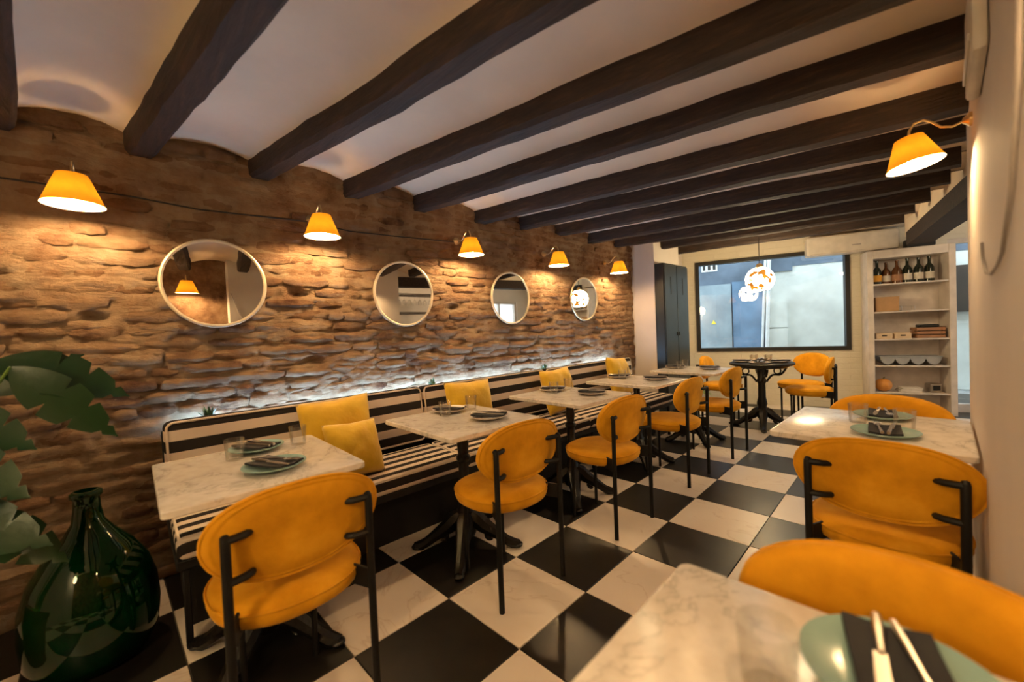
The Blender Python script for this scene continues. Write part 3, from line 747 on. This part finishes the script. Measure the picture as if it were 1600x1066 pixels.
# ------------------------------------------------------------------ wall lamps
def wall_lamp(label, loc, rz, tilt=0):
    t_ = thing('wall_lamp', label, 'lamp', loc, rz, 'mustard shade wall lamps')    # origin on the wall, +x into the room
    bm = B(); tube(bm, [(0, 0, 0), (.010, 0, 0), (.016, 0, 0), (.03, 0, 0)], [.030, .030, .024, .010], 16); obj('wall_plate', bm, 'brass', t_)
    bm = B(); tube(bm, [(.02, 0, 0), (.06, 0, -.012), (.095, 0, .0), (.12, 0, .03), (.15, 0, .052), (.18, 0, .048), (.197, 0, .02), (.2, 0, -.02)], .0055, 8); obj('arm', bm, 'brass', t_)
    rot = Matrix.Rotation(tilt, 4, 'Y'); top = Vector((.2, 0, -.015))
    def tr(bm): bmesh.ops.transform(bm, matrix=Matrix.Translation(top) @ rot, verts=bm.verts); return bm
    bm = B(); lathe(bm, [(.052, 0), (.102, -.132)], 32); sh_ = obj('lamp_shade', tr(bm), 'shade_yellow', t_)
    bm = B(); lathe(bm, [(0, 0), (.012, 0), (.014, -.03), (.012, -.04), (0, -.04)], 12)
    for k in range(3): cyl(bm, (0, 0, -.004), (.051 * math.cos(k * 2.094), .051 * math.sin(k * 2.094), -.004), .0015, None, 5)
    cyl(bm, (0, 0, -.006), (0, 0, -.002), .046, None, 20)  # disc added to cut the light rising through the open shade top
    obj('lamp_holder', tr(bm), 'brass', t_)
    bm = B(); sph(bm, (0, 0, -.092), .026, (1, 1, 1.15), 12, 8); obj('bulb', tr(bm), 'bulb', t_)
    return t_
LY = [-.041, 1.0, 2.146, 3.237, 4.325]
ll = ['mustard wall lamp on the brick wall above the leafy plant', 'mustard wall lamp on the brick wall, second from the leafy plant', 'mustard wall lamp on the brick wall, third from the leafy plant', 'mustard wall lamp on the brick wall, fourth from the leafy plant', 'mustard wall lamp on the brick wall nearest the white alcove']
l0 = wall_lamp(ll[0], (.012, LY[0], 2.005), 0)
for i in range(1, 5): dup(l0, (.012, LY[i], 2.0), 0, ll[i])
wall_lamp('mustard wall lamp on the plain plaster wall above a marble table', (WX, 2.5, 1.965), PI, .16).scale = (.88, .88, .88)
wall_lamp('mustard wall lamp on the bare brick wall behind the front table', (WX + .14, .58, 1.93), PI, .05)
bm = B(); tube(bm, [(.02, -.5, 1.985), (.018, .15, 1.985), (.022, .42, 1.965), (.02, .70, 1.975), (.02, .97, 1.985), (.02, 1.25, 1.96), (.02, 1.6, 1.97), (.02, 2.12, 1.99)], .004, 6)
tag(obj('power_cable', bm, 'rubber_cable'), 'thin dark power cable running along the brick wall between lamps', 'cable')
bm = B(); tube(bm, [(WX - .006, 1.90, 1.42), (WX - .006, 1.87, 1.376), (WX - .006, 1.75, 1.325), (WX - .006, 1.588, 1.312), (WX - .006, 1.42, 1.318), (WX - .006, 1.311, 1.335), (WX - .006, 1.15, 1.42), (WX - .006, 1.05, 1.56), (WX - .006, .98, 1.8)], .0035, 6)
tag(obj('loose_wire', bm, 'grey_cable'), 'loose grey wire looping down the plain plaster wall', 'cable')
jb = thing('ceiling_box', 'white plastic box high on the plain plaster wall below the beams', 'box', (WX - .016, 1.92, 1.86))
bm = B(); rbox(bm, (0, -.1, .12), (.03, .36, .24), .012, 2); obj('casing', bm, 'white_plastic', jb)
bm = B(); rbox(bm, (-.018, -.1, .05), (.006, .30, .02), .002, 1); obj('vent_flap', bm, 'white_plastic', jb)

# ------------------------------------------------------------------ mirrors
def mirror_(label, y, z):
    t_ = thing('round_mirror', label, 'mirror', (.02, y, z), 0, 'round mirrors on the brick wall')
    bm = B(); tube(bm, [(.012, .238 * math.cos(k / 48 * 2 * PI), .238 * math.sin(k / 48 * 2 * PI)) for k in range(48)], .010, 8, True); obj('frame', bm, 'gold_frame', t_)
    bm = B(); q = bmesh.ops.create_circle(bm, cap_ends=True, segments=48, radius=.236); bmesh.ops.rotate(bm, matrix=Matrix.Rotation(PI / 2, 3, 'Y'), verts=bm.verts); bmesh.ops.translate(bm, vec=(.014, 0, 0), verts=bm.verts); obj('mirror_glass', bm, 'mirror', t_, False)
    bm = B(); cyl(bm, (0, 0, 0), (.012, 0, 0), .234, None, 40); obj('backing', bm, 'bench_black', t_)
    t_.rotation_euler = (0, .0, 0); return t_
for y, z, lab in ((.476, 1.561, 'round gold-rimmed mirror nearest the leafy plant'), (1.635, 1.54, 'round gold-rimmed mirror between the second and third brick-wall lamps'), (2.735, 1.535, 'round gold-rimmed mirror between the third and fourth brick-wall lamps'), (3.875, 1.551, 'round gold-rimmed mirror nearest the white alcove')):
    mirror_(lab, y, z)

# ------------------------------------------------------------------ locker, shelf unit, air conditioner, pendant
lk_ = thing('metal_cabinet', 'tall dark blue metal cabinet with two doors by the window', 'cabinet', (.36, 5.34, 0))
bm = B(); rbox(bm, (0, 0, 1.0), (.12, .68, 2.0), .006, 1); obj('body', bm, 'locker_metal', lk_)
for s in (-1, 1):
    bm = B(); rbox(bm, (.066, .168 * s, 1.0), (.014, .325, 1.96), .004, 1); d_ = obj('door', bm, 'locker_metal', lk_)
    bm = B(); rbox(bm, (.0745, .168 * s, 1.72), (.005, .014, .22), .002, 1); obj('vent_slot', bm, 'black_plastic', d_)
    bm = B(); rbox(bm, (.078, .03 * s, 1.1), (.012, .014, .05), .003, 1); obj('latch', bm, 'black_plastic', d_)
SU0, SU1, SV = -.49, .31, .30
sh = thing('shelf_unit', 'tall white open shelf unit beside the glass door', 'shelf', FW((SU0 + SU1) / 2, SV / 2, 0), PHI)
W_ = SU1 - SU0; D_ = SV - .012
def spart(name, x0, x1, y0, y1, z0, z1, mat='shelf_white'):
    bm = B(); rbox(bm, ((x0 + x1) / 2, (y0 + y1) / 2, (z0 + z1) / 2), (x1 - x0, y1 - y0, z1 - z0), .003, 1); return obj(name, bm, mat, sh)
spart('side_panel', -W_ / 2, -W_ / 2 + .06, -D_ / 2, D_ / 2, 0, 2.03); spart('side_panel', W_ / 2 - .06, W_ / 2, -D_ / 2, D_ / 2, 0, 2.03)
spart('top_panel', -W_ / 2 + .06, W_ / 2 - .06, -D_ / 2, D_ / 2, 1.93, 2.03); spart('back_panel', -W_ / 2 + .06, W_ / 2 - .06, D_ / 2 - .012, D_ / 2, 0, 1.93)
SZ = [.265, .60, .93, 1.27, 1.615]
for z in SZ: spart('shelf_board', -W_ / 2 + .06, W_ / 2 - .06, -D_ / 2 + .005, D_ / 2 - .012, z - .018, z)
def SP(x, y, z): # point on the shelf unit: x along, y toward the room negative
    return FW((SU0 + SU1) / 2 + x, SV / 2 - y, z)
def on_shelf(name, bm, mat, label, cat, x, y, z, group=None, rz=0):
    o = obj(name, bm, mat); o.location = SP(x, y, z); o.rotation_euler = (0, 0, PHI + rz); tag(o, label, cat, group); return o
def bottle(x, y, h, r, mat, lab, label):
    t_ = thing('bottle', label, 'bottle', SP(x, y, SZ[4]), PHI, 'bottles on the top shelf')
    bm = B(); lathe(bm, [(0, 0), (r, 0), (r, h * .52), (r * .85, h * .62), (r * .34, h * .74), (r * .32, h * .95), (r * .38, h * .955), (r * .38, h), (0, h)], 18); obj('glass_body', bm, mat, t_)
    bm = B(); lathe(bm, [(r * 1.01, h * .12), (r * 1.02, h * .125), (r * 1.02, h * .38), (r * 1.01, h * .385)], 18); obj('label_band', bm, lab, t_)
bl = [(-.27, .0, .30, .045, 'bottle_dark', 'label_orange', 'dark bottle with an orange label on the top shelf'), (-.178, .02, .275, .043, 'bottle_amber', 'bottle_label', 'amber bottle beside the orange-labelled bottle'),
      (-.080, .0, .285, .049, 'bottle_amber', 'crate_wood', 'fat amber bottle with a brown label on the top shelf'), (.02, .01, .30, .045, 'bottle_dark', 'bottle_label', 'dark bottle with a pale label in the middle of the top shelf'),
      (.12, .0, .30, .045, 'bottle_dark', 'bottle_label', 'dark bottle second from the glass-door end of the top shelf'), (.22, .01, .305, .045, 'bottle_dark', 'bottle_label', 'dark bottle at the glass-door end of the top shelf')]
for b_ in bl: bottle(*b_)
bm = B(); rbox(bm, (0, 0, .09), (.22, .2, .18), .004, 1); bb(bm, -.112, .112, -.102, -.098, .14, .182); on_shelf('cardboard_box', bm, 'cardboard', 'brown cardboard box on the second shelf down', 'box', -.20, 0, SZ[3])
bm = B()
for q in ((-.06, -.05), (.06, -.05), (.06, .05), (-.06, .05)): cyl(bm, (q[0], q[1], 0), (q[0], q[1], .06), .003, None, 6)
for z in (.005, .058): tube(bm, [(-.06, -.05, z), (.06, -.05, z), (.06, .05, z), (-.06, .05, z)], .003, 6, True)
on_shelf('wire_rack', bm, 'steel', 'small wire rack beside the cardboard box on the shelf', 'rack', 0.0, -.02, SZ[3])
for k, (x, lab) in enumerate(((-.235, 'small pale wooden drawer box at the window end of the middle shelf'), (-.06, 'small pale wooden drawer box in the middle of the middle shelf'))):
    t_ = thing('drawer_box', lab, 'box', SP(x, 0, SZ[2]), PHI, 'pale drawer boxes on the middle shelf')
    bm = B(); rbox(bm, (0, 0, .035), (.155, .2, .07), .003, 1); obj('body', bm, 'pale_wood', t_)
    bm = B(); rbox(bm, (0, -.102, .04), (.05, .006, .016), .002, 1); obj('grip_slot', bm, 'black_plastic', t_)
t_ = thing('wooden_crate', 'brown slatted wooden crate on the middle shelf', 'crate', SP(.19, 0, SZ[2]), PHI)
for z in (.02, .065, .11):
    for y in (-.105, .105):
        bm = B(); rbox(bm, (0, y, z), (.25, .01, .036), .002, 1); obj('slat', bm, 'crate_wood', t_)
    for x in (-.12, .12):
        bm = B(); rbox(bm, (x, 0, z), (.01, .2, .036), .002, 1); obj('slat', bm, 'crate_wood', t_)
bm = B(); rbox(bm, (0, 0, .006), (.23, .2, .01), .002, 1); obj('bottom_board', bm, 'crate_wood', t_)
bm = B(); rbox(bm, (0, 0, .07), (.19, .16, .10), .01, 1); rbox(bm, (0, 0, .135), (.17, .15, .03), .006, 1); on_shelf('black_case', bm, 'black_plastic', 'black case lying in the wooden crate on the shelf', 'case', .19, 0, SZ[2] + .012)
bm = B()
v0 = []
n = 48
for j, (yy) in enumerate((-.11, .11)):
    r_ = []
    for i in range(n + 1):
        x = -.28 + .56 * i / n; ph = (i / n * 4) % 1; z = .085 - .075 * math.sin(PI * ph) ** .6 if 0 < i < n else .085
        r_.append(bm.verts.new((x, yy, z)))
    v0.append(r_)
top_ = [[bm.verts.new((v_.co.x, v_.co.y, .105)) for v_ in r_] for r_ in v0]
for i in range(n):
    bm.faces.new((v0[0][i], v0[0][i + 1], v0[1][i + 1], v0[1][i])); bm.faces.new((top_[0][i], top_[0][i + 1], top_[1][i + 1], top_[1][i]))
    for k in (0, 1): bm.faces.new((v0[k][i], v0[k][i + 1], top_[k][i + 1], top_[k][i]))
for i in (0, n): bm.faces.new((v0[0][i], v0[1][i], top_[1][i], top_[0][i]))
bb(bm, -.29, .29, -.115, .115, .102, .112)
on_shelf('moulded_tray', bm, 'grey_tray', 'grey moulded tray with four rounded cups on the shelf', 'tray', 0, 0, SZ[1])
pk = thing('pumpkin', 'round orange pumpkin on the low shelf', 'pumpkin', SP(-.235, -.02, SZ[0]), PHI)
bm = B(); q = bmesh.ops.create_uvsphere(bm, u_segments=40, v_segments=16, radius=.088)
for v_ in bm.verts:
    a = math.atan2(v_.co.y, v_.co.x); k = 1 + .04 * abs(math.cos(5 * a)) - .03; v_.co.x *= k; v_.co.y *= k; v_.co.z = v_.co.z * .9 + .079
obj('flesh', bm, 'pumpkin_skin', pk)
bm = B(); tube(bm, [(0, 0, .145), (.004, 0, .165), (.015, 0, .18)], [.012, .008, .007], 7); obj('stalk', bm, 'stalk', pk)
for k in range(3):
    bm = B(); rbox(bm, (0, 0, .0), (.21 - .01 * k, .16, .018), .003, 1); on_shelf('paper_stack', bm, 'paper', ['bottom pad of paper stacked beside the pumpkin', 'middle pad of paper stacked beside the pumpkin', 'top pad of paper stacked beside the pumpkin'][k], 'paper', .01 + .006 * k, 0, SZ[0] + .0095 + .0185 * k, 'paper pads on the low shelf', .03 * k)
tt = thing('napkin_dispenser', 'small shiny metal napkin dispenser on the low shelf', 'dispenser', SP(.235, 0, SZ[0]), PHI + .2)
bm = B(); rbox(bm, (0, 0, .055), (.12, .12, .11), .02, 2); obj('body', bm, 'steel', tt)
bm = B(); rbox(bm, (0, -.061, .055), (.07, .006, .06), .004, 1); obj('opening', bm, 'black_plastic', tt)
spk = thing('loudspeaker', 'small black loudspeaker on top of the white shelf unit', 'speaker', SP(.12, -.03, 2.03), PHI)
bm = B(); rbox(bm, (0, 0, .055), (.26, .15, .11), .02, 2); obj('cabinet', bm, 'black_plastic', spk)
bm = B(); rbox(bm, (0, -.076, .055), (.23, .006, .085), .002, 1); obj('grille', bm, 'napkin', spk)
ac = thing('air_conditioner', 'white split air conditioner high on the wall above the window', 'air conditioner', FW(-.62, .11, 2.05), PHI)
bm = B(); rbox(bm, (0, 0, .125), (.94, .205, .25), .025, 3); obj('casing', bm, 'white_plastic', ac)
bm = B(); rbox(bm, (0, -.06, .012), (.86, .10, .02), .006, 1); obj('air_flap', bm, 'shelf_white', ac)
bm = B(); rbox(bm, (.05, -.104, .095), (.09, .004, .012), .001, 1); obj('badge', bm, 'grey_cable', ac, label='small grey nameplate')
pn = thing('pendant_lamp', 'glowing amber mosaic glass globe lamp hanging over the round table', 'lamp', (1.346, 5.5, 1.70), 0, 'mosaic pendant lamps')
bm = B(); lathe(bm, [(0, .62), (.045, .62), (.045, .60), (.02, .575), (0, .575)], 18); bmesh.ops.translate(bm, vec=(0, 0, .02), verts=bm.verts); obj('ceiling_canopy', bm, 'brass', pn)
bm = B(); cyl(bm, (0, 0, .15), (0, 0, .60), .004, None, 6); obj('cord', bm, 'rubber_cable', pn)
bm = B(); lathe(bm, [(0, .19), (.02, .19), (.035, .17), (.04, .135), (0, .135)], 16); obj('cap', bm, 'brass', pn)
bm = B(); prof = [(.15 * math.sin(a), .15 * math.cos(a)) for a in [.26 + k * (PI - .26 - .62) / 18 for k in range(19)]]
lathe(bm, prof + [(r_ - .004, z_) for r_, z_ in prof[::-1]], 36); obj('globe', bm, 'mosaic', pn, 'full')

dup(pn, (2.45, -1.12, 1.62), 0, 'added unseen amber mosaic globe lamp lighting the near end of the room')  # unseen lamp added behind the camera to light ceiling, front table and chair backs
# ------------------------------------------------------------------ demijohn, plants
bm = B()
outer = [(0, .004), (.12, .0), (.165, .02), (.192, .08), (.20, .17), (.195, .27), (.17, .36), (.125, .44), (.075, .50), (.047, .55), (.040, .60), (.039, .64), (.047, .648), (.047, .665), (.038, .67)]
inner = [(r_ - .006 if r_ > .01 else 0, z_ + (.008 if k < 2 else 0)) for k, (r_, z_) in enumerate(outer)]
lathe(bm, outer + inner[::-1], 48)
dj = obj('demijohn', bm, 'green_glass', None, 'full'); dj.location = (.50, -.045, 0)
tag(dj, 'large dark green glass demijohn standing on the floor by the brick wall', 'bottle')
pt_ = thing('potted_plant', 'leafy green plant with big glossy leaves beside the demijohn', 'plant', (.62, -.46, 0))
bm = B(); lathe(bm, [(0, 0), (.12, 0), (.16, .28), (.17, .28), (.17, .31), (.15, .31), (.145, .27), (0, .27)], 28); obj('pot', bm, 'pot_clay', pt_)
bm = B(); lathe(bm, [(0, .276), (.142, .272)], 24); obj('soil', bm, 'soil', pt_)
def leaf_mesh(bm, base, tip, width, droop, nrm_hint, notch=True):
    base, tip = Vector(base), Vector(tip); d = tip - base; L = d.length; t = d.normalized(); s = t.cross(Vector(nrm_hint)).normalized(); nn = s.cross(t).normalized()
    n = 30; mid = []; lft = []; rgt = []
    for i in range(n + 1):
        f = i / n; w_ = width * (math.sin(PI * min(1, f * 1.02 + .0)) ** .75) * (1.15 - .45 * f) if 0 < f < 1 else 0.002
        cpt = base + d * f + nn * (-droop * f * f)
        if notch and i % 7 == 5 and 6 < i < n - 2: w_ *= .45
        fold = .18 * w_
        mid.append(bm.verts.new(cpt)); lft.append(bm.verts.new(cpt - s * w_ + nn * fold)); rgt.append(bm.verts.new(cpt + s * w_ + nn * fold))
    for i in range(n):
        bm.faces.new((mid[i], mid[i + 1], lft[i + 1], lft[i])); bm.faces.new((mid[i + 1], mid[i], rgt[i], rgt[i + 1]))
o_ = Vector((.62, -.46, 0))
leaves = [((.80, -.20, 1.20), (.88, .10, 1.08), .085, (1, -.2, .8)), ((.86, -.16, 1.18), (.92, .06, .93), .070, (1, -.2, .3)), ((.80, -.34, 1.06), (.95, -.12, .96), .080, (1, 0, .8)),
          ((.86, -.36, .95), (1.05, -.13, .84), .095, (1, -.2, .9)), ((.82, -.36, .78), (.98, -.10, .66), .085, (1, 0, .6)), ((.78, -.24, 1.10), (.80, -.02, 1.22), .06, (1, 0, .4)), ((.70, -.30, .72), (.80, -.08, .52), .075, (1, 0, .4)), ((.80, -.50, 1.10), (1.0, -.34, 1.02), .09, (1, 0, .8)), ((.60, -.40, 1.2), (.52, -.16, 1.12), .08, (.6, 0, .8))]
for k, (b_, t__, w_, h_) in enumerate(leaves):
    bm = B(); leaf_mesh(bm, Vector(b_) - o_, Vector(t__) - o_, w_, .05, h_); lf = obj('leaf', bm, 'leaf', pt_, 'full')
    bm = B(); m0 = Vector((.62 + .03 * math.cos(k * 2), -.46 + .03 * math.sin(k * 2), .27)); m1 = (m0 + Vector(b_)) / 2 + Vector((-.02, -.06, .12)); tube(bm, [m0 - o_, m1 - o_, Vector(b_) - o_], [.008, .006, .004], 6); obj('stem', bm, 'stem_green', pt_)
def small_plant(label, x, y, z, seed, r=.05, h=.07):
    t_ = thing('small_potted_plant', label, 'plant', (x, y, z), 0, 'small plants on the bench ledge'); rr = random.Random(seed)
    bm = B(); lathe(bm, [(0, 0), (.035, 0), (.045, .05), (.04, .05), (.036, .042), (0, .042)], 16); obj('pot', bm, 'bench_black', t_)
    for k in range(26):
        a = rr.uniform(0, 2 * PI); e = rr.uniform(.2, 1); bm = B()
        leaf_mesh(bm, (.01 * math.cos(a), .01 * math.sin(a), .045), (r * e * math.cos(a), r * e * math.sin(a), .05 + h * (1.2 - e * .7)), .008, .01, (-math.sin(a) * .1, .1, 1), False); obj('leaf', bm, 'small_leaf', t_, 'full')
small_plant('small grey-green plant on the bench ledge behind the first table from the demijohn', .10, .397, .771, 1)
small_plant('small grey-green plant on the bench ledge behind the second table from the demijohn', .10, 1.80, .771, 2)
small_plant('small grey-green plant on the bench ledge behind the third table from the demijohn', .10, 3.08, .771, 3)
fp = thing('palm_plant', 'small feathery palm at the cabinet end of the bench', 'plant', (.72, 4.78, 0))
bm = B(); lathe(bm, [(0, 0), (.09, 0), (.12, .22), (.105, .22), (.10, .19), (0, .19)], 20); obj('pot', bm, 'bench_black', fp)
for k in range(7):
    a = -1.2 + k * .42; bm = B(); P = [Vector((0, 0, .19)), Vector((.08 * math.cos(a), .08 * math.sin(a), .42)), Vector((.17 * math.cos(a), .17 * math.sin(a), .50)), Vector((.26 * math.cos(a), .26 * math.sin(a), .43))]
    tube(bm, P, .003, 5)
    for j in range(11):
        f = .35 + .65 * j / 10; q = P[1].lerp(P[2], min(1, (f - .33) * 3)) if f < .66 else P[2].lerp(P[3], (f - .66) * 3)
        for s in (-1, 1): leaf_mesh(bm, q, q + Vector((.04 * math.cos(a) - s * .07 * math.sin(a), .04 * math.sin(a) + s * .07 * math.cos(a), -.02)), .009, .01, (0, 0, 1), False)
    obj('frond', bm, 'palm_leaf', fp, 'full')

# ------------------------------------------------------------------ bar area round the corner (seen in the mirrors)
gr = thing('glass_rack', 'dark hanging bar rack holding upturned wine glasses', 'rack', (4.5, 4.3, 1.66))
for z, n_ in ((0, 'shelf_board'), (.36, 'top_board')):
    bm = B(); rbox(bm, (0, 0, z), (.34, 1.3, .035), .004, 1); obj(n_, bm, 'bar_wood', gr)
for y in (-.63, .63):
    bm = B(); rbox(bm, (0, y, .18), (.34, .03, .325), .003, 1); obj('side_board', bm, 'bar_wood', gr)
wg = None
for k in range(10):
    lab = 'upturned wine glass hanging in the bar rack'
    if wg is None:
        bm = B(); lathe(bm, [(.034, 0), (.040, .05), (.030, .09), (.004, .11), (.003, .18), (.032, .186), (.032, .19), (0, .19)], 14); wg = obj('wine_glass', bm, 'tumbler_glass'); o = wg
    else: o = wg.copy(); COL.objects.link(o)
    o.location = (4.42, 3.78 + k * .115, 1.812); tag(o, lab, 'glass', 'wine glasses in the bar rack')
bc = thing('bar_counter', 'dark bar counter with a pale top round the corner', 'counter', (4.3, 4.6, 0))
bm = B(); rbox(bm, (0, 0, .52), (.5, 2.2, 1.04), .006, 1); obj('body', bm, 'bar_wood', bc)
bm = B(); rbox(bm, (0, 0, 1.06), (.58, 2.28, .04), .006, 1); obj('worktop', bm, 'marble', bc)
def bar_lamp(label, x, y):
    t_ = thing('bar_ceiling_lamp', label, 'lamp', (x, y, 2.10), 0, 'round ceiling lamps over the bar')
    bm = B(); lathe(bm, [(0, .25), (.05, .25), (.05, .235), (.012, .23), (.012, .16), (0, .16)], 18); obj('stem', bm, 'brass', t_)
    bm = B(); sph(bm, (0, 0, .07), .10, (1, 1, 1), 20, 12); obj('globe', bm, 'bar_lamp', t_, 'full')
bar_lamp('round warm ceiling lamp over the bar nearer the plaster wall', 3.75, 4.0); bar_lamp('round warm ceiling lamp over the bar nearer the glass door', 3.7, 5.6)
